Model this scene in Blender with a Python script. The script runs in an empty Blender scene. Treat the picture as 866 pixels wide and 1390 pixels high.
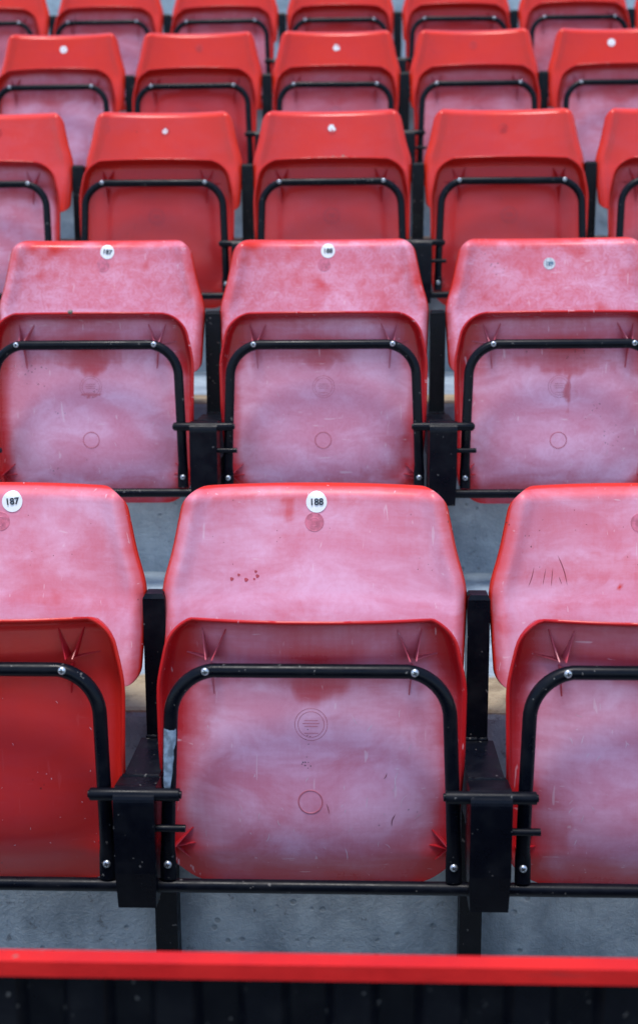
import bpy, bmesh, math, random
from math import radians as R, sin, cos, pi, sqrt
from mathutils import Vector, Matrix
rnd = random.Random(7)
sc = bpy.context.scene
C = sc.collection

# ------------------------------------------------------------------ camera
Z0 = 0.95                       # height of the nearest row's seat pivots above the ground
PITCH, TREAD, RISE = 0.46, 0.792, 0.3735
cd = bpy.data.cameras.new("camera"); cam = bpy.data.objects.new("camera", cd); C.objects.link(cam)
cd.sensor_width = 36; cd.sensor_fit = 'AUTO'
cd.lens = 36 * 1500 / 1390
cd.shift_y = -45 / 1390
cd.clip_start = 0.05; cd.clip_end = 2000
cam.matrix_world = (Matrix.Translation((0.0552, -1.345, Z0 + 0.657)) @ Matrix.Rotation(R(1.8), 4, 'Z')
                    @ Matrix.Rotation(R(90 - 10.0), 4, 'X') @ Matrix.Rotation(R(-0.25), 4, 'Z'))
cd.dof.use_dof = True; cd.dof.focus_distance = 1.66; cd.dof.aperture_fstop = 3.7
sc.camera = cam

# ------------------------------------------------------------------ light
SUN_EL, SUN_AZ = 78, 200       # soft daylight from above and behind the camera
w = bpy.data.worlds.new("World"); sc.world = w; w.use_nodes = True
nt = w.node_tree; nt.nodes.clear()
sky = nt.nodes.new("ShaderNodeTexSky"); sky.sky_type = 'NISHITA'; sky.sun_disc = False
sky.sun_elevation = R(SUN_EL); sky.sun_rotation = R(SUN_AZ); sky.air_density = 1.0; sky.dust_density = 0.6; sky.ozone_density = 1.6
bg = nt.nodes.new("ShaderNodeBackground"); bg.inputs[1].default_value = 0.12
wo = nt.nodes.new("ShaderNodeOutputWorld")
nt.links.new(sky.outputs[0], bg.inputs[0]); nt.links.new(bg.outputs[0], wo.inputs[0])
sd = bpy.data.lights.new("sun", 'SUN'); sun = bpy.data.objects.new("sun", sd); C.objects.link(sun)
sd.energy = 1.5; sd.angle = R(15); sd.color = (1.0, 0.965, 0.92)
az, el = R(SUN_AZ), R(SUN_EL)
sdir = Vector((sin(az) * cos(el), cos(az) * cos(el), sin(el)))
sun.rotation_euler = sdir.to_track_quat('Z', 'Y').to_euler()
sc.view_settings.view_transform = 'Standard'; sc.view_settings.look = 'None'
sc.view_settings.gamma = 1; sc.view_settings.exposure = 1.3

# ------------------------------------------------------------------ materials
class N:
    """small helper for node trees"""
    def __init__(s, name):
        s.m = bpy.data.materials.new(name); s.m.use_nodes = True
        s.t = s.m.node_tree; s.t.nodes.clear()
        s.out = s.n("OutputMaterial"); s.b = s.n("BsdfPrincipled")
        s.l(s.b.outputs[0], s.out.inputs[0])
    def n(s, typ, **kw):
        x = s.t.nodes.new("ShaderNode" + typ)
        for k, v in kw.items(): setattr(x, k, v)
        return x
    def l(s, a, b): s.t.links.new(a, b)
    def setv(s, sock, v):
        if isinstance(v, (int, float)): sock.default_value = v
        elif isinstance(v, tuple):
            sock.default_value = v if len(v) == len(sock.default_value) else v + (1,)
        else: s.l(v, sock)
    def math(s, op, a, b=0.0, c=0.0, clamp=False):
        x = s.n("Math", operation=op, use_clamp=clamp)
        s.setv(x.inputs[0], a); s.setv(x.inputs[1], b)
        if len(x.inputs) > 2: s.setv(x.inputs[2], c)
        return x.outputs[0]
    def mix(s, f, a, b):
        x = s.n("Mix", data_type='RGBA'); s.setv(x.inputs[0], f); s.setv(x.inputs[6], a); s.setv(x.inputs[7], b)
        return x.outputs[2]
    def ramp(s, v, lo, hi, a=0.0, b=1.0):
        x = s.n("MapRange", interpolation_type='SMOOTHSTEP'); s.setv(x.inputs[0], v)
        x.inputs[1].default_value = lo; x.inputs[2].default_value = hi; x.inputs[3].default_value = a; x.inputs[4].default_value = b
        return x.outputs[0]
    def coord(s, scale=(1, 1, 1), rot=(0, 0, 0), rand=True):
        tc = s.n("TexCoord"); mp = s.n("Mapping"); s.l(tc.outputs['Object'], mp.inputs[0])
        mp.inputs['Scale'].default_value = scale; mp.inputs['Rotation'].default_value = rot
        v = mp.outputs[0]
        if rand:
            oi = s.n("ObjectInfo"); vm = s.n("VectorMath", operation='ADD')
            cx = s.n("CombineXYZ"); k = s.math('MULTIPLY', oi.outputs['Random'], 57.0)
            s.l(k, cx.inputs[0]); s.l(k, cx.inputs[1]); s.l(k, cx.inputs[2])
            s.l(v, vm.inputs[0]); s.l(cx.outputs[0], vm.inputs[1]); v = vm.outputs[0]
        return v
    def noise(s, v, scale, detail=4, rough=.55, dist=0.0):
        x = s.n("TexNoise"); s.l(v, x.inputs['Vector']); x.inputs['Scale'].default_value = scale
        x.inputs['Detail'].default_value = detail; x.inputs['Roughness'].default_value = rough; x.inputs['Distortion'].default_value = dist
        return x.outputs[0]
    def attr(s, name, typ='GEOMETRY'):
        x = s.n("Attribute", attribute_type=typ, attribute_name=name); return x.outputs['Fac']
    def bump(s, h, strength, dist):
        x = s.n("Bump"); s.setv(x.inputs['Height'], h); x.inputs['Strength'].default_value = strength; x.inputs['Distance'].default_value = dist
        s.l(x.outputs[0], s.b.inputs['Normal']); return x

RED = (0.50, 0.012, 0.018)
def plastic(name):
    """weathered red polypropylene: fresh pigment, chalky bloom where the mesh attribute 'bloom' allows it,
    amount per seat from the object property 'fade'."""
    m = N(name)
    v = m.coord()
    fade = m.attr('fade', 'OBJECT'); bl = m.attr('bloom')
    big = m.noise(v, 7, 3, .5, .2)
    wipe = m.noise(m.coord((7, 7, 75), (0, .12, 0)), 1.5, 4, .65, .25)
    wipe2 = m.noise(m.coord((80, 80, 8), (0, .45, 0)), 1.2, 4, .65, .25)
    strk = m.noise(m.coord((4, 4, 7), (0, .5, 0)), 2.4, 5, .60, .5)
    fine = m.noise(v, 75, 4, .6, .5)
    mott = m.attr('mottle', 'OBJECT')
    cloud = m.math('ADD', m.math('MULTIPLY', big, .46), m.math('ADD', m.math('MULTIPLY', strk, .16), m.math('ADD', m.math('MULTIPLY', wipe, .20), m.math('MULTIPLY', wipe2, .16))))
    # edge of the bloom wanders with the noise
    msk = m.ramp(m.math('ADD', bl, m.math('MULTIPLY', m.math('SUBTRACT', cloud, .47), .50)), .12, .92)
    amt = m.math('MULTIPLY', m.math('MULTIPLY', msk, fade), m.ramp(cloud, .34, .60, .74, 1.06), clamp=True)
    # leathery mottling where rain has dried
    leather = m.ramp(m.noise(v, 55, 5, .7, 2.5), .36, .60)
    amt = m.math('MULTIPLY', amt, m.math('SUBTRACT', 1.0, m.math('MULTIPLY', m.math('SUBTRACT', 1.0, leather), m.math('ADD', .06, m.math('MULTIPLY', mott, .26)))))
    org = m.attr('skylit_tone', 'OBJECT')  # sky light on backs and shade on pans, put into the pigment
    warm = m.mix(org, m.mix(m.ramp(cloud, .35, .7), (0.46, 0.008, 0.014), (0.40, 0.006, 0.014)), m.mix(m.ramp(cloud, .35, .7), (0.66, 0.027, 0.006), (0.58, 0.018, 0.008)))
    chalk = m.mix(m.ramp(strk, .35, .7), (0.67, 0.25, 0.35), (0.76, 0.40, 0.54))
    col = m.mix(amt, warm, chalk)
    # pale scuffs and dark grit
    sv = m.coord((60, 60, 9), (0, .5, 0)); sc1 = m.ramp(m.noise(sv, 2.2, 2, .5, .4), .70, .74)
    sv2 = m.coord((9, 60, 70), (0, -.6, 0)); sc2 = m.ramp(m.noise(sv2, 2.0, 2, .5, .4), .715, .755)
    scf = m.math('MULTIPLY', m.math('MAXIMUM', sc1, sc2), m.math('MULTIPLY', fade, .40))
    col = m.mix(scf, col, (0.80, 0.58, 0.64))
    g = m.n("TexVoronoi"); m.l(v, g.inputs['Vector']); g.inputs['Scale'].default_value = 120
    grit = m.math('MULTIPLY', m.math('LESS_THAN', g.outputs['Distance'], .16), m.ramp(m.noise(v, 9, 2), .66, .70))
    col = m.mix(m.math('MULTIPLY', grit, .75), col, (0.05, 0.02, 0.02))
    m.l(col, m.b.inputs['Base Color'])
    m.l(m.ramp(amt, 0, .8, .26, .55), m.b.inputs['Roughness'])
    m.b.inputs['IOR'].default_value = 1.49
    m.b.inputs['Specular IOR Level'].default_value = 0.28
    hb = m.math('ADD', m.math('MULTIPLY', fine, .5), m.math('MULTIPLY', big, 1.0))
    m.bump(hb, .12, .004)
    return m.m
M_PLASTIC = plastic("weathered_red_plastic")

def black_paint(name, wear=.5):
    m = N(name); v = m.coord()
    a = m.noise(v, 30, 5, .6); b = m.noise(v, 240, 3, .6)
    dust = m.math('MULTIPLY', m.ramp(a, .45, .8), wear)
    col = m.mix(dust, (0.0022, 0.003, 0.006), (0.009, 0.010, 0.013))
    chip = m.math('MULTIPLY', m.ramp(m.noise(v, 110, 2, .5), .70, .73), .6)
    col = m.mix(chip, col, (0.16, 0.15, 0.14))
    m.l(col, m.b.inputs['Base Color']); m.l(m.ramp(a, .3, .7, .25, .45), m.b.inputs['Roughness'])
    m.b.inputs['Specular IOR Level'].default_value = .14
    m.bump(b, .15, .001)
    return m.m
M_BLACK = black_paint("black_painted_steel", .5)
M_BRACK = black_paint("black_dusty_steel", .9)

def simple(name, col, rough, metal=0.0, nscale=60, var=.25):
    m = N(name); v = m.coord(); a = m.noise(v, nscale, 4)
    c2 = tuple(x * (1 - var) for x in col)
    m.l(m.mix(m.ramp(a, .35, .65), c2, col), m.b.inputs['Base Color'])
    m.b.inputs['Roughness'].default_value = rough; m.b.inputs['Metallic'].default_value = metal
    return m.m
M_ZINC = simple("zinc_screw", (0.62, 0.66, 0.70), .35, .8)
M_SLOT = simple("screw_recess", (0.03, 0.03, 0.035), .6)
M_STICK = simple("white_sticker", (0.82, 0.84, 0.84), .45, 0, 200, .06)
M_STICKOLD = simple("greyed_sticker", (0.62, 0.66, 0.68), .5, 0, 260, .35)
M_INK = simple("black_ink", (0.015, 0.02, 0.035), .5)
M_INKOLD = simple("faded_blue_ink", (0.10, 0.20, 0.30), .5)
M_BARE = simple("scraped_pale_metal", (0.26, 0.34, 0.43), .6, .1, 90, .6)
M_MARK = simple("moulded_mark", (0.36, 0.03, 0.05), .45)
M_MARKF = simple("faded_mark", (0.56, 0.13, 0.18), .5)
M_PEBBLE = simple("grey_grit", (0.22, 0.19, 0.15), .8, 0, 400, .5)
def rail_paint():
    m = N("red_rail_paint"); v = m.coord(); a = m.noise(v, 6, 5, .65); b = m.noise(m.coord((2, 30, 30)), 5, 4, .6)
    col = m.mix(m.ramp(a, .35, .7), (0.50, 0.006, 0.007), (0.62, 0.010, 0.008))
    col = m.mix(m.math('MULTIPLY', m.ramp(b, .60, .68), .5), col, (0.30, 0.02, 0.02))
    col = m.mix(m.ramp(m.noise(v, 45, 3, .6), .70, .73), col, (0.20, 0.13, 0.11))
    m.l(col, m.b.inputs['Base Color']); m.l(m.ramp(a, .3, .7, .45, .75), m.b.inputs['Roughness']); m.b.inputs['Specular IOR Level'].default_value = .3
    m.bump(a, .4, .01); return m.m
M_RAIL = rail_paint()

def concrete(name):
    m = N(name); v = m.coord(rand=True)
    a = m.noise(v, 2.3, 6, .65, .5); b = m.noise(v, 14, 6, .7, .3); c = m.noise(v, 160, 3, .6)
    dr = m.noise(m.coord((9, 9, 1.2)), 1.5, 5, .65, .5)
    mixv = m.math('ADD', m.math('MULTIPLY', a, .4), m.math('ADD', m.math('MULTIPLY', b, .35), m.math('MULTIPLY', dr, .25)))
    col = m.mix(m.ramp(mixv, .38, .62), (0.17, 0.215, 0.25), (0.35, 0.42, 0.465))
    col = m.mix(m.math('MULTIPLY', m.ramp(m.noise(v, 42, 4, .7), .60, .72), .6), col, (0.07, 0.07, 0.075))
    pv = m.n('TexVoronoi'); m.l(v, pv.inputs['Vector']); pv.inputs['Scale'].default_value = 38
    pit = m.math('MULTIPLY', m.ramp(pv.outputs['Distance'], .10, .22, 1, 0), m.ramp(m.noise(v, 11, 3), .50, .58))
    col = m.mix(m.math('MULTIPLY', pit, .35), col, (0.05, 0.055, 0.06))
    # light lichen spots
    col = m.mix(m.math('MULTIPLY', m.ramp(c, .62, .70), .25), col, (0.42, 0.43, 0.42))
    # ochre tide mark along the foot of each riser (attribute written on the mesh)
    tm = m.attr('foot')
    tn = m.ramp(m.math('ADD', tm, m.math('MULTIPLY', m.math('SUBTRACT', b, .5), .5)), .35, .6)
    col = m.mix(m.math('MULTIPLY', tn, .85), col, m.mix(m.ramp(b, .4, .6), (0.22, 0.145, 0.06), (0.36, 0.26, 0.13)))
    m.l(col, m.b.inputs['Base Color']); m.b.inputs['Roughness'].default_value = .85
    m.bump(m.math('SUBTRACT', m.math('ADD', m.math('MULTIPLY', b, 1.0), m.math('MULTIPLY', c, .35)), m.math('MULTIPLY', pit, .4)), .6, .006)
    return m.m
M_CONC = concrete("stained_concrete")

# ------------------------------------------------------------------ mesh helpers
def mesh_obj(name, verts, faces, mat, parent=None, smooth=True, attrs=None):
    me = bpy.data.meshes.new(name); me.from_pydata([tuple(v) for v in verts], [], faces)
    if smooth: me.polygons.foreach_set('use_smooth', [True] * len(me.polygons))
    for k, vals in (attrs or {}).items():
        a = me.attributes.new(k, 'FLOAT', 'POINT'); a.data.foreach_set('value', vals)
    mats = mat if isinstance(mat, (list, tuple)) else [mat]
    for q in mats: me.materials.append(q)
    me.update()
    o = bpy.data.objects.new(name, me); C.objects.link(o)
    if parent: o.parent = parent
    return o
def from_bm(name, bm, mat, parent=None, smooth=False, bevel=0):
    if bevel:
        bmesh.ops.bevel(bm, geom=[e for e in bm.edges if len(e.link_faces) == 2 and e.calc_face_angle(0) > .5], offset=bevel, segments=2, profile=.7, affect='EDGES')
    bmesh.ops.recalc_face_normals(bm, faces=bm.faces[:])
    me = bpy.data.meshes.new(name); bm.to_mesh(me); bm.free()
    for q in (mat if isinstance(mat, (list, tuple)) else [mat]): me.materials.append(q)
    if smooth:
        me.polygons.foreach_set('use_smooth', [True] * len(me.polygons))
        try: me.set_sharp_from_angle(angle=R(35))
        except Exception: pass
    o = bpy.data.objects.new(name, me); C.objects.link(o)
    if parent: o.parent = parent
    return o
def box(bm, x0, x1, y0, y1, z0, z1, taper=0.0):
    vs = []
    for z, t in ((z0, taper), (z1, 0)):
        for x, y in ((x0 + t, y0), (x1 - t, y0), (x1 - t, y1), (x0 + t, y1)): vs.append(bm.verts.new((x, y, z)))
    for f in ((3, 2, 1, 0), (4, 5, 6, 7), (0, 1, 5, 4), (1, 2, 6, 5), (2, 3, 7, 6), (3, 0, 4, 7)): bm.faces.new([vs[i] for i in f])
    return vs
def tube(bm, pts, rad, seg=14, flat=None, cap=True):
    """tube along pts; rad may be a list; flat = optional list of (squash along y, widen) per point"""
    rings = []; n = len(pts); pts = [Vector(p) for p in pts]
    up0 = Vector((0, 1, 0))
    for i, p in enumerate(pts):
        t = (pts[min(i + 1, n - 1)] - pts[max(i - 1, 0)]).normalized()
        up = up0 if abs(t.dot(up0)) < .95 else Vector((0, 0, 1))
        s = t.cross(up).normalized(); u = s.cross(t).normalized()
        r = rad[i] if isinstance(rad, list) else rad
        fy, fx = flat[i] if flat else (1, 1)
        rings.append([bm.verts.new(p + s * cos(2 * pi * k / seg) * r * fx + u * sin(2 * pi * k / seg) * r * fy) for k in range(seg)])
    for a, b in zip(rings, rings[1:]):
        for k in range(seg): bm.faces.new((a[k], a[(k + 1) % seg], b[(k + 1) % seg], b[k]))
    if cap:
        bm.faces.new(rings[0][::-1]); bm.faces.new(rings[-1])
def thing(name, label, cat, group=None):
    o = bpy.data.objects.new(name, None); o.empty_display_size = .05; C.objects.link(o)
    o['label'] = label; o['category'] = cat
    if group: o['group'] = group
    return o
def children_of(o): return [c for c in ALLKIDS.get(o.name, [])]
def sstep(a, b, x):
    t = max(0, min(1, (x - a) / (b - a))); return t * t * (3 - 2 * t)
def lerp(pts, x):
    if x <= pts[0][0]: return pts[0][1]
    for (x0, y0), (x1, y1) in zip(pts, pts[1:]):
        if x <= x1: return y0 + (y1 - y0) * (x - x0) / (x1 - x0)
    return pts[-1][1]
def slerp_(pts, x):      # lerp with a little rounding
    return sum(lerp(pts, x + d) for d in (-.012, -.006, 0, .006, .012)) / 5

# ------------------------------------------------------------------ backrest shape (seat space: x right, -y to the viewer, z up, origin on the pivot axis)
BZ0, BZ1 = 0.105, 0.375
BW = [(0.10, 0.208), (0.225, 0.2155), (0.243, 0.2135), (0.285, 0.201), (0.372, 0.183)]
BYS = [(0.10, 0.127), (0.225, 0.161), (0.372, 0.184)]
def back_w(z):
    w_ = slerp_(BW, z); r = .032
    if z > BZ1 - r: w_ -= r - sqrt(max(0, r * r - (z - BZ1 + r) ** 2))
    r = .022
    if z < BZ0 + r: w_ -= r - sqrt(max(0, r * r - (BZ0 + r - z) ** 2))
    return w_
def back_y(x, z):
    w_ = slerp_(BW, z); u = min(1, abs(x) / w_)
    y = lerp(BYS, z) + .036 * (1 - u ** 2.2) * (.75 + .25 * sstep(.15, .38, z)) - .016
    d = max(0.0, (1 - u) * w_)
    y -= .004 * sstep(.040, .018, d)            # soft ridge inside the rim
    if d < .020: y += .022 * (1 - d / .020) ** 1.8   # rolled sides
    dt = BZ1 - z
    if dt < .016: y += .020 * (1 - dt / .016) ** 1.8  # rolled top
    return y
def rows_of(z0, z1, r, n):
    top = [z1 - r * (1 - cos(a * pi / 2 / 9)) for a in range(0, 10)]
    bot = [z0 + r * (1 - cos(a * pi / 2 / 9)) for a in range(0, 10)]
    return bot + [z0 + r + (z1 - z0 - 2 * r) * i / n for i in range(1, n)] + top[::-1]
def cols(n):
    c = [i / n for i in range(-n, n + 1)]
    return [sin(x * pi / 2) * .55 + x * .45 for x in c]
def grid(name, zs, us, wfun, yfun, bloomf, mat, parent, thick):
    V = []; A = []
    for z in zs:
        for u in us:
            x = u * wfun(z); V.append((x, yfun(x, z), z)); A.append(bloomf(x, z))
    nu = len(us); F = []
    for i in range(len(zs) - 1):
        for j in range(nu - 1):
            F.append((i * nu + j, i * nu + j + 1, (i + 1) * nu + j + 1, (i + 1) * nu + j))
    o = mesh_obj(name, V, F, mat, parent, True, {'bloom': A})
    s = o.modifiers.new('thickness', 'SOLIDIFY'); s.thickness = thick; s.offset = -1 if thick > 0 else 1
    s.use_rim = True; s.use_even_offset = False
    return o
def back_bloom(x, z):
    w_ = slerp_(BW, z); d = min(w_ - abs(x), BZ1 - z)
    return .45 * sstep(.000, .006, d) + .55 * sstep(.004, .034, d)

# ------------------------------------------------------------------ seat pan shape, folded up (pan space: tilted by PT about the pivot)
PT = R(5.0)
PZ0, PZ1 = -0.148, 0.228
PW = [(-.148, .178), (-.09, .194), (.05, .199), (.135, .2005), (.152, .198), (.228, .1815)]
def pan_w(z):
    w_ = slerp_(PW, z); r = .040
    if z > PZ1 - r: w_ -= r - sqrt(max(0, r * r - (z - PZ1 + r) ** 2))
    r = .040
    if z < PZ0 + r: w_ -= r - sqrt(max(0, r * r - (PZ0 + r - z) ** 2))
    return w_
def pan_h(x, z):          # height towards the viewer
    w_ = pan_w(z) if z > 0 else slerp_(PW, z); ds = max(0, w_ - abs(x)); dt = PZ1 - z
    k = .04; d = ds if ds < dt else dt
    # distance to rim round the corner
    if abs(x) > w_ - k and dt < k: d = min(ds, dt)
    hs = .021 * sstep(-.06, .06, z) + .006
    rim = max(hs * (1 - min(1, ds / .008)) ** 1.4, .040 * (1 - min(1, dt / .011)) ** 1.4)
    rim += .0016 * sstep(.050, .046, abs(x)) * sstep(.160, .168, z)
    # belly
    cz = (z + .005) / (.42 if z > -.005 else .138); cx = x / .172
    rr = (abs(cx) ** 3.0 + abs(cz) ** 2.2)
    belly = .030 * (1 - sstep(-.45, 1.15, rr)) + .006 * max(0, 1 - cx * cx) * max(0, 1 - cz * cz)
    fall = .014 * sstep(-.095, -.148, z)
    return rim + belly - fall - .004
PO = .052
def pan_y(x, z): return PO - pan_h(x, z)
def pan_bloom(x, z):
    w_ = pan_w(z)
    b = sstep(.004, .030, w_ - abs(x)) * sstep(-.150, -.105, z)
    b *= .55 + .45 * sstep(-.13, -.05, z)
    # the strip behind the tube and a drip below it stay clean
    if z > .045:
        edge = .130 - .022 * math.exp(-(x / .045) ** 2)
        clean = sstep(edge - .018, edge + .018, z) * sstep(.205, .17, z)
        b *= 1 - .5 * clean
    b *= (1 - .45 * sstep(.16, .18, z)) * sstep(.0, .012, PZ1 - z)
    return max(b, .0)

PM = Matrix.Rotation(-PT, 4, 'X')   # top of the pan leans back

def text_mesh(txt, size, mat, name, parent):
    cu = bpy.data.curves.new("numerals", 'FONT'); cu.body = txt; cu.size = size; cu.align_x = 'CENTER'; cu.align_y = 'CENTER'
    cu.extrude = .00025; cu.offset = size * .022
    t = bpy.data.objects.new("tmp", cu); C.objects.link(t)
    dg = bpy.context.evaluated_depsgraph_get(); me = bpy.data.meshes.new_from_object(t.evaluated_get(dg))
    bpy.data.objects.remove(t); bpy.data.curves.remove(cu)
    me.name = name; me.materials.clear(); me.materials.append(mat)
    o = bpy.data.objects.new(name, me); C.objects.link(o); o.parent = parent
    return o
def ring(bm, cx, cz, r, tr, yfun, off, seg=36):
    pts = [Vector((cx + r * cos(2 * pi * k / seg), 0, cz + r * sin(2 * pi * k / seg))) for k in range(seg)]
    rr = []
    for k, p in enumerate(pts):
        o = Vector((p.x - cx, 0, p.z - cz)).normalized(); q = []
        for a in range(6):
            ang = 2 * pi * a / 6; x = p.x + o.x * tr * cos(ang); z = p.z + o.z * tr * cos(ang)
            q.append(bm.verts.new((x, yfun(x, z) - off - tr * .55 * sin(ang), z)))
        rr.append(q)
    for k in range(seg):
        a, b = rr[k], rr[(k + 1) % seg]
        for j in range(6): bm.faces.new((a[j], a[(j + 1) % 6], b[(j + 1) % 6], b[j]))
def disc(bm, cx, cz, r, yfun, off, thick=.0004, seg=32, rings_=3, sx=1, wob=None):
    cen = bm.verts.new((cx, yfun(cx, cz) - off - thick, cz)); prev = None
    for i in range(1, rings_ + 2):
        rad = r * min(i, rings_) / rings_; t = thick if i <= rings_ else -.0006
        cur = []
        for k in range(seg):
            a = 2 * pi * k / seg; q = rad * (wob(a) if wob else 1)
            x = cx + q * cos(a) * sx; z = cz + q * sin(a); cur.append(bm.verts.new((x, yfun(x, z) - off - t, z)))
        for k in range(seg):
            if prev is None: bm.faces.new((cen, cur[k], cur[(k + 1) % seg]))
            else: bm.faces.new((prev[k], cur[k], cur[(k + 1) % seg], prev[(k + 1) % seg]))
        prev = cur

# ---- shared meshes, made once
_proto = {}
def backrest(parent):
    if 'back' not in _proto:
        _proto['back'] = grid('backrest', rows_of(BZ0, BZ1, .032, 34), cols(38), back_w, back_y, back_bloom, M_PLASTIC, parent, .0045)
        return _proto['back']
    o = _proto['back'].copy(); C.objects.link(o); o.parent = parent; return o
def pan(parent):
    if 'pan' not in _proto:
        o = grid('seat_pan', rows_of(PZ0, PZ1, .040, 46), cols(44), pan_w, pan_y, pan_bloom, M_PLASTIC, parent, -.0045)
        o.modifiers['thickness'].thickness = .0045; o.modifiers['thickness'].offset = -1
        o.matrix_local = PM; _proto['pan'] = o; return o
    o = _proto['pan'].copy(); C.objects.link(o); o.parent = parent; o.matrix_local = PM; return o
def clone(key, parent, maker):
    if key not in _proto:
        _proto[key] = maker(parent); return _proto[key]
    o = _proto[key].copy(); C.objects.link(o); o.parent = parent; return o

FY = -.009          # frame plane in pan space
FZT, FZB, FX = .169, -.108, .1855
FR = .0093
SCX, SCZ, FXT = .1335, -.089, .1795
def frame_mk(parent):
    bm = bmesh.new(); pts = []; fl = []; rc = .062
    zb = FZB - .002
    lo = [(-FX, zb), (-FX, -.100), (-FX, -.090), (-FX, -.078), (-FX, -.064), (-.1835, .0), (-FXT, FZT - rc)]
    for x, z in lo: pts.append((x, FY, z)); fl.append((.45, 1.12) if z < -.07 else (1, 1))
    for k in range(1, 12):
        a = pi - k * pi / 24; pts.append((-FXT + rc + rc * cos(a), FY, FZT - rc + rc * sin(a))); fl.append((1, 1))
    m = [(-p[0], p[1], p[2]) for p in pts[::-1]]
    pts += m; fl += fl[::-1]
    tube(bm, pts, FR, 16, fl)
    return from_bm('tube_hoop', bm, M_BLACK, parent, True)
def bar_mk(parent):
    bm = bmesh.new(); tube(bm, [(-.205, FY + .003, FZB - .012), (.205, FY + .003, FZB - .012)], .0088, 14)
    return from_bm('cross_bar', bm, M_BLACK, parent, True)
def screw_mk(parent):
    bm = bmesh.new(); r = .0052; prev = None
    prof = [(.0, .0030), (.35, .0029), (.65, .0024), (.88, .0014), (1, 0)]
    cen = bm.verts.new((0, -prof[0][1], 0))
    for q, h in prof[1:]:
        cur = [bm.verts.new((r * q * cos(2 * pi * k / 18), -h, r * q * sin(2 * pi * k / 18))) for k in range(18)]
        for k in range(18):
            f = bm.faces.new((cen, cur[k], cur[(k + 1) % 18]) if prev is None else (prev[k], cur[k], cur[(k + 1) % 18], prev[(k + 1) % 18]))
        prev = cur
    n0 = len(bm.faces)
    for a in (.4, .4 + pi / 2):
        d = Vector((cos(a), 0, sin(a))); s = Vector((-sin(a), 0, cos(a)))
        vs = []
        for y in (-.0032, -.0015):
            for i, j in ((-1, -1), (1, -1), (1, 1), (-1, 1)):
                p = d * i * r * .55 + s * j * r * .16; vs.append(bm.verts.new((p.x, y - (.0001 if a > 1 else 0), p.z)))
        for f in ((0, 1, 2, 3), (0, 1, 5, 4), (1, 2, 6, 5), (2, 3, 7, 6), (3, 0, 4, 7)):
            bm.faces.new([vs[i] for i in f]).material_index = 1
    return from_bm('screw', bm, [M_ZINC, M_SLOT], parent, True)
def rib_mk(q, g):
    o = from_bm('rib', rib_geo(*g), M_PLASTIC, q, False)
    a = o.data.attributes.new('bloom', 'FLOAT', 'POINT'); a.data.foreach_set('value', [(.42 if g[1] > 0 else .22)] * len(o.data.vertices)); return o
def rib_geo(x0, z0, x1, z1, h, t=.0024):
    """thin web from a screw boss (x0,z0) running out to (x1,z1), standing h high at the boss"""
    bm = bmesh.new(); d = Vector((x1 - x0, 0, z1 - z0)); s = Vector((-d.z, 0, d.x)).normalized() * t / 2
    n = 5; L = []
    for i in range(n + 1):
        f = i / n; x = x0 + d.x * f; z = z0 + d.z * f; yb = pan_y(x, z) + .001; yt = pan_y(x, z) - h * (1 - f) ** 1.1 - .0003
        L.append([bm.verts.new((x + s.x, yb, z + s.z)), bm.verts.new((x + s.x * .6, yt, z + s.z * .6)), bm.verts.new((x - s.x * .6, yt, z - s.z * .6)), bm.verts.new((x - s.x, yb, z - s.z))])
    for a, b in zip(L, L[1:]):
        for k in range(4): bm.faces.new((a[k], a[(k + 1) % 4], b[(k + 1) % 4], b[k]))
    bm.faces.new(L[0]); bm.faces.new(L[-1])
    return bm
RIBS = []
for s in (-1, 1):
    X, Z = s * SCX, FZT
    RIBS += [(X - s * .004, Z + .006, X - s * .020, Z + .042, .029), (X + s * .004, Z + .006, X + s * .013, Z + .042, .029),
             (X + s * .004, Z + .004, X + s * .034, Z + .008, .014), (X, Z - .004, X - s * .004, Z - .046, .016)]
    X, Z = s * FX, SCZ
    RIBS += [(X, Z, X - s * .024, Z + .023, .018), (X, Z, X - s * .027, Z + .001, .013), (X, Z, X - s * .020, Z - .022, .007)]
def pan_marks(parent, faded):
    def mk(p):
        bm = bmesh.new(); ring(bm, -.001, -.018, (.0158), .0009, pan_y, .0001)
        return from_bm('mould_ring', bm, M_MARKF if faded else M_MARK, p, True)
    def mk2(p):
        bm = bmesh.new()
        ring(bm, 0, .087, .0215, .0004, pan_y, .0001); ring(bm, 0, .087, .0172, .0004, pan_y, .0001)
        for dz, hw in ((.005, .009), (.001, .011), (-.003, .009), (-.012, .0095)):
            z = .087 + dz
            for y in (0,):
                vs = [bm.verts.new((x, pan_y(x, zz) - .0005, zz)) for x, zz in ((-hw, z), (hw, z), (hw, z + .0009), (-hw, z + .0009))]
                bm.faces.new(vs)
        return from_bm('maker_emblem', bm, M_MARKF if faded else M_MARK, p, True)
    clone('pr%d' % faded, parent, mk); clone('pe%d' % faded, parent, mk2)
SZ, CZ = .351, .323    # sticker and mould disc height on the backrest
def back_mark(parent, faded):
    def mk(p):
        bm = bmesh.new(); disc(bm, 0, CZ, .0128, back_y, .0001, .0002)
        ring(bm, 0, CZ, .0128, .0007, back_y, .0002); ring(bm, 0, CZ, .0062, .0006, back_y, .0003)
        for dx in (-.0026, .0004, .0030):
            vs = [bm.verts.new((x, back_y(x, z) - .0012, z)) for x, z in ((dx - .0006, CZ - .003), (dx + .0006, CZ - .003), (dx + .0006, CZ + .003), (dx - .0006, CZ + .003))]
            bm.faces.new(vs)
        return from_bm('mould_disc', bm, M_DISCF if faded else M_DISC, p, True)
    clone('bd%d' % faded, parent, mk)
M_DISC = simple("red_disc", (0.60, 0.02, 0.012), .35)
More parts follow.
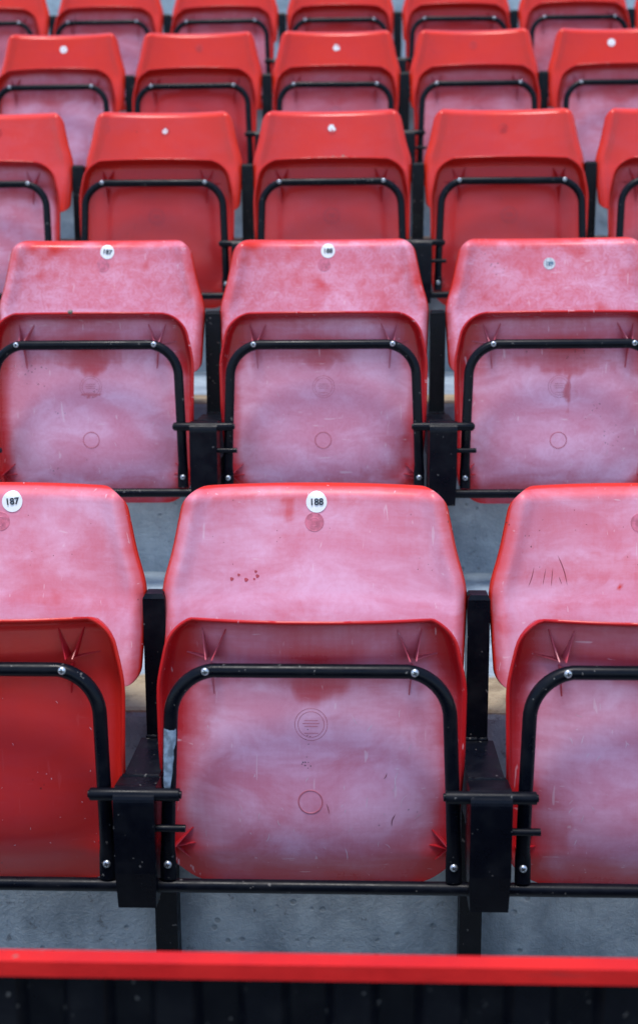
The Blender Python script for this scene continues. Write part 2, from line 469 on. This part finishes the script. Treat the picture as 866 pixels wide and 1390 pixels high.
M_DISCF = simple("pink_disc", (0.66, 0.17, 0.25), .5, 0, 120, .3)
def sticker(parent, txt=None, r=.0148, dx=0, dz=0, rot=0, old=False, torn=False, z=None):
    cz = (SZ if z is None else z) + dz
    bm = bmesh.new(); q = rnd.random() * 6
    wob = (lambda a: 1 - .28 * max(0, sin(a * 1.5 + q)) ** 3 - .10 * max(0, sin(5 * a + q))) if torn else None
    disc(bm, dx, cz, r, back_y, .0004, .0004, 40, 3, 1, wob)
    o = from_bm('number_sticker', bm, M_STICKOLD if old else M_STICK, parent, True)
    if txt:
        t = text_mesh(txt, r * .90, M_INKOLD if old else M_INK, 'seat_number', parent)
        yc = back_y(dx, cz); yl = back_y(dx, cz - .008); yu = back_y(dx, cz + .008)
        lean = math.atan2(yu - yl, .016)
        t.matrix_local = Matrix.Translation((dx, min(yc, (yl + yu) / 2) - .0016, cz)) @ Matrix.Rotation(-lean, 4, 'X') @ Matrix.Rotation(R(90), 4, 'X') @ Matrix.Rotation(rot, 4, 'Z')
    return o

SEATS = []
def make_seat(row, k, label, fade_b, fade_p, st=None, mark=True, dx=0, tilt=0, near=True):
    mot = {0: .10, 1: 1.0}.get(row, .35)
    t = thing('stadium_seat', label, 'seat', 'red tip-up stadium seats in rows')
    b = backrest(t); b['fade'] = fade_b; b['mottle'] = mot; b['skylit_tone'] = 1.0 if row > 1 else .75  # oranger backs imitate sky light by colour
    p = pan(t); tl = R(rnd.uniform(-1.3, 1.3)) if row > 1 else 0
    PMS = Matrix.Rotation(-PT + tl, 4, 'X'); p.matrix_local = PMS; p['fade'] = fade_p; p['mottle'] = mot * .25; p['skylit_tone'] = .5 if row > 1 else (.45 if fade_p < .3 else .15)
    for i, g in enumerate(RIBS): 
        if not near and i % 7 > 3: continue
        r = clone('rib%d' % i, p, lambda q: rib_mk(q, g)); r.parent = p; r['fade'] = fade_p * .8
    pan_marks(p, fade_p > .6)
    if mark: back_mark(b, fade_b > .6)
    if st: sticker(b, **st)
    h = clone('hoop', t, frame_mk); h.matrix_local = PMS
    c = clone('bar', t, bar_mk); c.matrix_local = PMS
    for sx, sz, dy in ((-SCX, FZT, FR), (SCX, FZT, FR), (-FX, SCZ, FR * .45), (FX, SCZ, FR * .45)):
        s = clone('screw', h, screw_mk); s.parent = h
        s.matrix_local = Matrix.Translation((sx, FY - dy + .0003, sz)) @ Matrix.Rotation(rnd.random() * 3, 4, 'Y')
    t.location = (ROWDX[row] + k * PITCH + dx, row * TREAD, Z0 + row * RISE + 0)
    t.rotation_euler = (tilt, R(rnd.uniform(-.35, .35)) if row > 0 else 0, R(rnd.uniform(-.8, .8)) if row > 0 else 0)
    SEATS.append(t); return t, b, p, h
ROWDX = {-1: 0.0, 0: 0.0, 1: -.003, 2: -.001, 3: -.005, 4: 0.0, 5: 0.0}

# ------------------------------------------------------------------ bracket between seats
PY0, PY1 = .143, .174
def mk_bracket(label):
    t = thing('seat_bracket', label, 'bracket', 'black steel brackets between the seats')
    def post(p):
        bm = bmesh.new(); box(bm, -.0155, .0155, PY0, PY1, .0, .223)
        return from_bm('post', bm, M_BRACK, p, False, .0015)
    def cap(p):
        bm = bmesh.new(); vs = box(bm, -.0155, .0155, PY0 - .0005, PY1 + .0005, .2235, .230)
        for v in vs[4:]: v.co.x *= .80; v.co.y += (.5 * (PY0 + PY1) - v.co.y) * .2
        return from_bm('end_cap', bm, M_BLACK, p, False, .001)
    def arm(p):
        bm = bmesh.new(); box(bm, -.0235, .0235, .0165, .1415, -.060, .018)
        return from_bm('arm', bm, M_BRACK, p, False, .003)
    def head(p):
        bm = bmesh.new(); prof = []
        for k in range(9):
            a = pi * .5 + pi * .5 * k / 8; prof.append((-.021 + .019 * cos(a), .004 + .019 * sin(a)))
        prof += [(-.040, -.09), (-.036, -.140), (.010, -.140), (.0145, -.09), (.0145, .019)]
        L = [bm.verts.new((-.0265, y, z)) for y, z in prof]; Rr = [bm.verts.new((.0265, y, z)) for y, z in prof]
        for v in L + Rr:
            if v.co.z < -.1: v.co.x *= .93
        n = len(prof); bm.faces.new(L); bm.faces.new(Rr[::-1])
        for k in range(n): bm.faces.new((L[k], L[(k + 1) % n], Rr[(k + 1) % n], Rr[k]))
        return from_bm('hinge_box', bm, M_BLACK, p, False, .002)
    def leg(p):
        bm = bmesh.new(); box(bm, -.0165, .0165, .166, .197, -.40, -.0605)
        box(bm, -.0160, .0160, .1425, .196, -.060, -.0005)
        return from_bm('leg', bm, M_BRACK, p, False, .0015)
    def pin(p):
        bm = bmesh.new()
        xs = [-.060, -.0575, -.0575, -.056, -.0275, .0275, .056, .0575, .0575, .060]
        rr = [.0050, .0050, .0078, .0082, .0082, .0082, .0082, .0078, .0050, .0050]
        tube(bm, [(x, -.0275, .0135) for x in xs], rr, 16)
        return from_bm('pivot_pin', bm, M_BLACK, p, True)
    def pin2(p):
        bm = bmesh.new(); tube(bm, [(.022, -.027, -.033), (.064, -.027, -.033)], .0048, 12)
        return from_bm('stop_pin', bm, M_BLACK, p, True)
    def bolt(p):
        bm = bmesh.new(); tube(bm, [(0, .1662, -.348), (0, .162, -.348)], .0115, 20); tube(bm, [(0, .163, -.348), (0, .156, -.348)], .0072, 6)
        return from_bm('bolt', bm, M_BRACK, p, False)
    def weld(p):
        bm = bmesh.new(); q = random.Random(2)
        pts = [(-.0245 + .049 * k / 14, .0150, .0185 + q.uniform(-.0006, .0006)) for k in range(15)]
        tube(bm, pts, [.0024 + .0009 * (k % 2) for k in range(15)], 8)
        return from_bm('weld_bead', bm, M_BRACK, p, True)
    def weld2(p):
        bm = bmesh.new(); q = random.Random(5)
        pts = [(-.0165 + .033 * k / 10, .1425, .0190 + q.uniform(-.0006, .0006)) for k in range(11)]
        tube(bm, pts, [.0024 + .0009 * (k % 2) for k in range(11)], 8)
        return from_bm('weld_bead', bm, M_BRACK, p, True)
    for key, mk in (('weld', weld), ('weld2', weld2), ('post', post), ('cap', cap), ('arm', arm), ('head', head), ('leg', leg), ('pin', pin), ('pin2', pin2), ('bolt', bolt)):
        clone('b_' + key, t, mk)
    return t

# ------------------------------------------------------------------ terrace, ground
TZ = .038; RY = .1985         # tread level and riser face, relative to a row's pivot
def step(r):
    z1 = Z0 + r * RISE + TZ; z0 = z1 - RISE - (.14 if r == 0 else 0); z1 -= .14 if r == -1 else 0; y0 = r * TREAD + RY; y1 = y0 + TREAD + .02
    V = []; F = []; A = []; W = 3.6; nx = 24
    prof = [(y0, z0 - .02, .3), (y0, z0 + .05, .3), (y0, z0 + .12, 0), (y0, z1 - .07, 0), (y0, z1 - .012, .0), (y0 + .003, z1 - .003, .6), (y0 + .010, z1, 1), (y0 + .11, z1, .95), (y0 + .17, z1, .2), (y0 + .26, z1, 0), (y1 - .14, z1, 0), (y1 - .02, z1, .1), (y1, z1, .3)]
    for y, z, a in prof:
        for i in range(nx + 1): V.append((-W + 2 * W * i / nx, y, z)); A.append(a)
    n = nx + 1
    for j in range(len(prof) - 1):
        for i in range(nx): F.append((j * n + i, j * n + i + 1, (j + 1) * n + i + 1, (j + 1) * n + i))
    # underside/back closes the solid
    o = mesh_obj('terrace_step', V, F, M_CONC, None, False, {'foot': A}); o['kind'] = 'structure'
for r in range(-1, 13): step(r)
bm = bmesh.new(); box(bm, -300, 300, -300, 300, -.5, 0)
gmat = simple("pitch_side_tarmac", (0.10, 0.11, 0.09), .9, 0, 3, .4)
g = from_bm('ground', bm, gmat); g['kind'] = 'structure'

# ------------------------------------------------------------------ the seats
S = {}
def seat(r, k, *a, **kw): S[r, k] = make_seat(r, k, *a, **kw)
seat(0, -1, 'red seat numbered 187 in the nearest row, its pan unfaded dark red', .95, .05, dict(txt='187', dx=.017, rot=.12), dx=.009)
seat(0, 0, 'pink faded seat numbered 188 in the middle of the nearest row', 1.0, 1.0, dict(txt='188', dx=.003, rot=.04))
seat(0, 1, 'pink faded seat without a sticker at the right of the nearest row', .88, .92)
seat(1, -1, 'pink mottled seat numbered 187, directly behind the nearest 187 seat', .88, 1.3, dict(txt='187', rot=-.15, r=.0145, dx=.009))
seat(1, 0, 'pink mottled seat in the middle of the second row, numbered 188', .88, 1.35, dict(txt='188', r=.0145, dx=.008))
seat(1, 1, 'pink mottled seat with worn grey 189 sticker, right of second row', .88, 1.3, dict(txt='189', old=True, r=.0120, z=CZ), mark=False)
seat(2, -2, 'third row seat cut by left photo edge, glossy back and pink pan', .10, .85)
seat(2, -1, 'glossy red third row seat with tiny torn white sticker, above the second row 187', .07, .06, dict(r=.0075, torn=True, z=CZ))
seat(2, 0, 'glossy red third row seat with round white sticker, above the second row 188', .07, .08, dict(r=.0105, torn=True, z=CZ + .004))
seat(2, 1, 'glossy red third row seat without sticker, above the second row 189', .08, .06)
seat(2, 2, 'glossy red third row seat cut off by the right photo edge', .08, .25)
seat(3, -2, 'fourth row leftmost seat, white sticker above a pale speckled pan', .03, .85, dict(r=.012, z=CZ))
seat(3, -1, 'plain orange-red fourth row seat without sticker, second from the left', .03, .08)
seat(3, 0, 'orange-red fourth row middle seat with a chipped white sticker', .03, .5, dict(r=.0115, torn=True, z=CZ - .004))
seat(3, 1, 'orange-red fourth row seat without sticker, slightly pink pan, fourth from left', .04, .6)
seat(3, 2, 'fourth row rightmost seat with white sticker and pale pink pan', .03, .8, dict(r=.0125, z=CZ + .004))
for k, n_ in zip(range(-3, 4), ('leftmost', 'second', 'third', 'fourth', 'fifth', 'sixth', 'seventh')):
    seat(4, k, 'red fifth row seat at the top of the photo, %s from the left' % n_ if k > -3 else 'red fifth row seat cut off by the top left photo corner', .03, {-3: .6, -2: .7, -1: .65, 2: .5}.get(k, .15), near=False)

# brackets
ordn = ['first', 'second', 'third', 'fourth', 'fifth', 'sixth', 'seventh']
def put_bracket(r, k, lab):
    b = mk_bracket(lab); b.location = (ROWDX[r] + k * PITCH + (.006 if (r, k) == (0, -.5) else 0), r * TREAD, Z0 + r * RISE); return b
put_bracket(0, -.5, 'black steel seat bracket between the nearest 187 and 188 seats')
put_bracket(0, .5, 'black steel seat bracket right of the nearest 188 seat')
put_bracket(1, -1.5, 'black steel seat bracket at the left photo edge, by the second row 187')
put_bracket(1, -.5, 'black steel seat bracket between the second row 187 and 188 seats')
put_bracket(1, .5, 'black steel seat bracket between second row 188 and the worn 189')
for r, rn, ks in ((2, 'third', (-1.5, -.5, .5, 1.5)), (3, 'fourth', (-1.5, -.5, .5, 1.5)), (4, 'topmost visible', (-2.5, -1.5, -.5, .5, 1.5, 2.5))):
    for i, k in enumerate(ks):
        put_bracket(r, k, 'black steel seat bracket in the %s row, %s gap between seats from the left' % (rn, ordn[i]))

# individual weathering of the six nearest seats: bloom painted per vertex, plus hairline scratches and specks
from mathutils import noise as mn
def repaint(o, fn):
    o.data = o.data.copy(); a = o.data.attributes['bloom']
    for v in o.data.vertices: a.data[v.index].value = max(0, min(1, fn(v.co.x, v.co.z, a.data[v.index].value)))
def nz(x, z, f, seed): return mn.noise(Vector((x * f, z * f, seed)))
def blob(x, z, cx, cz, rx, rz, seed=0, wob=.35):
    d = sqrt(((x - cx) / rx) ** 2 + ((z - cz) / rz) ** 2) + wob * nz(x, z, 1.6 / min(rx, rz), seed)
    return sstep(1.15, .85, d)
def pan_paint(seed, edge0, vdepth, vx, drip=0, extra=None):
    def fn(x, z, a):
        w_ = slerp_(PW, z)
        b = (.25 + .75 * sstep(.006, .058 + .02 * nz(x, z, 14, seed), w_ - abs(x))) * sstep(.001, .008, w_ - abs(x)) * (.30 + .70 * sstep(-.145, -.03 - .02 * sstep(.08, 0, abs(x)), z + .018 * nz(x, z, 14, seed + 3)))
        e = edge0 - vdepth * math.exp(-((x - vx) / .036) ** 2) - .016 * abs(nz(x, 0, 24, seed)) - .010 * nz(x, .3, 60, seed) - .010 * sstep(.10, .15, abs(x))
        b *= 1 - (.42 + .20 * math.exp(-((x - vx) / .05) ** 2)) * sstep(e - .012, e + .016, z) * sstep(.206, .165, z)
        b *= (1 - .45 * sstep(.160, .180, z)) * sstep(.0, .012, PZ1 - z)
        if drip and z < e + .01: b *= 1 - .45 * sstep(.006, .002, abs(x - vx - .004 * nz(0, z, 30, seed))) * sstep(drip, drip + .02, z)
        if extra: b *= 1 - extra(x, z)
        return b
    return fn
repaint(S[0, 0][2], pan_paint(1.3, .137, .022, .006, 0, lambda x, z: .28 * blob(x, z, -.155, .10, .03, .04, 2) + .25 * blob(x, z, .155, .09, .025, .05, 4)))
repaint(S[0, 1][2], pan_paint(7.7, .150, .012, -.01, 0, lambda x, z: .35 * blob(x, z, -.16, -.06, .05, .06, 9)))
repaint(S[1, -1][2], pan_paint(3.1, .130, .026, -.004, 0, lambda x, z: .55 * blob(x, z, 0, .072, .022, .006, 2) + .15 * blob(x, z, .05, -.06, .09, .02, 5)))
repaint(S[1, 0][2], pan_paint(5.9, .132, .016, 0, 0, lambda x, z: .35 * blob(x, z, .12, -.05, .05, .05, 5)))
repaint(S[1, 1][2], pan_paint(9.4, .122, .020, .016, .02, lambda x, z: .4 * blob(x, z, .02, .075, .02, .02, 3)))
def back188(x, z, a):
    a *= 1 - .38 * (sstep(.010, .008, abs(x + .036)) * sstep(.017, .015, abs(z - .339)))       # glue mark left of the sticker
    a *= 1 - .22 * blob(x, z, -.06, .345, .13, .018, 6) - .20 * blob(x, z, .03, .25, .08, .02, 8, .8)
    return a
repaint(S[0, 0][1], back188)
repaint(S[0, -1][1], lambda x, z, a: a * (1 - .15 * blob(x, z, .11, .20, .05, .03, 3) - .2 * blob(x, z, 0, .22, .1, .02, 5)))
repaint(S[0, 1][1], lambda x, z, a: a * (1 - .30 * blob(x, z, -.06, .26, .10, .02, 8, .8) - .25 * blob(x, z, -.1, .19, .1, .04, 4)) * (1 - .8 * blob(x, z, -.028, .232, .004, .004, 1) - .8 * blob(x, z, -.012, .235, .003, .003, 1)))
for k in (-1, 0, 1):
    repaint(S[1, k][1], lambda x, z, a, k=k: a * (.80 + .5 * nz(x, z, 16, k * 3.3) + .35 * nz(x, z, 45, k + 9)) + .10)
M_PALE = simple("pale_scratch", (0.75, 0.52, 0.60), .6)
M_CUT = simple("dark_scratch", (0.22, 0.02, 0.03), .6)
M_SPOT = simple('red_stain', (0.50, 0.06, 0.09), .5)
M_GRIT = simple("dark_specks", (0.02, 0.012, 0.015), .7)
def strips(name, segs, yfun, mat, parent):
    bm = bmesh.new()
    for x0, z0, x1, z1, bend, w_ in segs:
        d = Vector((x1 - x0, z1 - z0)); L = max(d.length, 1e-5); nrm = Vector((-d.y, d.x)) / L; prev = None; n = 6
        for i in range(n + 1):
            f = i / n; c = Vector((x0, z0)) + d * f + nrm * bend * sin(pi * f); h = w_ * .5 * max(.12, sin(pi * f) ** .5)
            a, b = c + nrm * h, c - nrm * h
            cur = (bm.verts.new((a.x, yfun(a.x, a.y) - .00035, a.y)), bm.verts.new((b.x, yfun(b.x, b.y) - .00035, b.y)))
            if prev: bm.faces.new((prev[0], prev[1], cur[1], cur[0]))
            prev = cur
    o = from_bm(name, bm, mat, parent, True)
    if len(segs) > 1: o['kind'] = 'stuff'
    return o
def rand_segs(n, seed, x0, x1, z0, z1, lmax, wmax):
    q = random.Random(seed); out = []
    for _ in range(n):
        x = q.uniform(x0, x1); z = q.uniform(z0, z1); L = q.uniform(.001, lmax) * q.random() ** .6; a = q.gauss(pi / 2, .5)
        out.append((x, z, x + L * cos(a), z + L * sin(a), q.uniform(-.15, .15) * L, q.uniform(.0005, wmax)))
    return out
strips('scratches', rand_segs(34, 3, -.15, .16, -.09, .10, .018, .0010) + [(.112, -.005, .116, .022, .003, .0010), (.128, -.012, .120, -.030, -.004, .0009), (.045, -.085, .048, -.106, .001, .0009)], pan_y, M_PALE, S[0, 0][2])
strips('scratches', rand_segs(26, 5, -.13, .0, -.09, .11, .014, .0010), pan_y, M_PALE, S[0, 1][2])
strips('scratches', rand_segs(22, 8, -.0, .16, -.09, .12, .008, .0009), pan_y, M_PALE, S[0, -1][2])
for k in (-1, 0, 1): strips('scratches', rand_segs(16, 20 + k, -.13, .14, -.08, .08, .013, .0010), pan_y, M_PALE, S[1, k][2])
strips('dark_scratches', [(.107, -.055, .112, -.038, .002, .0012), (.02, -.02, .024, -.035, .0005, .0008), (.10, .02, .096, .012, .001, .0010)], pan_y, M_CUT, S[0, 0][2])
strips('dark_scratches', [(-.152, .265, -.160, .238, .001, .0009), (-.135, .262, -.139, .240, 0, .0008), (-.125, .262, -.127, .238, 0, .0009), (-.118, .280, -.104, .238, .002, .0010), (-.116, .25, -.112, .240, 0, .0007)], back_y, M_CUT, S[0, 1][1])
strips('stain_spots', [(cx, cz, cx + r, cz + r * .8, r * .3, r * 1.3) for cx, cz, r in ((-.118, .243, .004), (-.108, .249, .003), (-.098, .241, .0045), (-.086, .243, .0025), (-.082, .246, .004), (-.084, .253, .003))], back_y, M_SPOT, S[0, 0][1])
q = random.Random(4)
strips('dirt_specks', [(x, z, x + .0012, z + q.uniform(.0005, .0014), 0, q.uniform(.0008, .0018)) for x, z in [(q.gauss(-.009, .005), q.gauss(.034, .004)) for _ in range(10)] + [(q.gauss(-.003, .004), q.gauss(.072, .006)) for _ in range(5)]], pan_y, M_GRIT, S[0, 0][2])
for k, sd_ in ((-1, 61), (0, 62), (1, 63)):
    q = random.Random(sd_); strips('dirt_specks', [(x, z, x + .001, z + .0008, 0, q.uniform(.0007, .0015)) for x, z in [(q.uniform(-.17, .17), q.uniform(.24, .36)) for _ in range(14)]], back_y, M_CUT, S[0, k][1])

# scraped patch on the left tube of the nearest 188 seat
def patch(parent):
    bm = bmesh.new(); rows = []
    prof = [(.093, .35, .95), (.090, -.95, 1.05), (.080, -.95, 1.1), (.072, -.9, 1.0), (.066, -.9, .7), (.055, -.85, .75), (.045, -.85, .6), (.035, -.7, .6), (.025, -.75, .45), (.016, -.6, .35), (.010, -.5, .0)]
    prof[0] = (.0925, -.9, .95)
    for z, a0, a1 in prof:
        row = []
        for j in range(7):
            a = -pi / 2 + (a0 + (a1 - a0) * j / 6) * .95
            row.append(bm.verts.new((-FX + .002 + (.004 * max(0, z) / .107) + (FR + .0004) * cos(a), FY + (FR + .0004) * sin(a), z + rnd.uniform(-.0012, .0012))))
        rows.append(row)
    for a, b in zip(rows, rows[1:]):
        for j in range(6): bm.faces.new((a[j], a[j + 1], b[j + 1], b[j]))
    return from_bm('bare_metal_patch', bm, M_BARE, parent, True)
patch(S[0, 0][3])

# grit lying on seat lips
def pebble(seat, x, label, r, pos='lip'):
    bm = bmesh.new(); bmesh.ops.create_icosphere(bm, subdivisions=2, radius=r)
    for v in bm.verts: v.co *= 1 + rnd.uniform(-.18, .18); v.co.z *= .8
    o = from_bm('pebble', bm, M_PEBBLE, None, True)
    o['label'] = label; o['category'] = 'pebble'; o['group'] = 'bits of grit on the seats'
    p = PM @ Vector((x, pan_y(x, PZ1) + .001, PZ1 + .0005 + r * .7)); o.location = seat.location + p
pebble(S[1, -1][0], -.030, 'small grey pebble resting on the rim of the second row 187 seat', .0052)
pebble(S[2, 0][0], .004, 'tiny brown bit of grit on the third row middle seat rim', .0045)
pebble(S[2, 0][0], .030, 'tiny round grey bit, right one of two on the third row middle seat rim', .0055)

# front barrier, nearest of all: red capping, black panel added to shade the seats
rl = thing('front_barrier', 'out of focus red capping on an added black shade panel along the bottom of the photo', 'barrier')
bm = bmesh.new(); box(bm, -3.0, 3.0, -.0085, .0085, -.0145, 0)
from_bm('red_capping', bm, M_RAIL, rl, False, .003)
bm = bmesh.new(); prof = []; x = -3.0
while x < 3.0:
    prof += [(x, -.004), (x + .030, -.004), (x + .038, .006), (x + .068, .006)]; x += .076
lo = [(a, b, -.525) for a, b in prof]; hi = [(a, b, -.0142) for a, b in prof]
lv = [bm.verts.new(v) for v in lo]; hv = [bm.verts.new(v) for v in hi]
for k in range(len(lv) - 1): bm.faces.new((lv[k], lv[k + 1], hv[k + 1], hv[k]))
pn = from_bm('added_shade_panel', bm, M_BLACK, rl); md = pn.modifiers.new('thickness', 'SOLIDIFY'); md.thickness = .002
for x in (-2.25, -.75, .75, 2.25):
    bm = bmesh.new(); box(bm, x - .02, x + .02, .0085, .040, -.5545, -.0150)
    from_bm('upright', bm, M_BLACK, rl, False, .002)
rl.location = (0, -.49, Z0 + .0905)
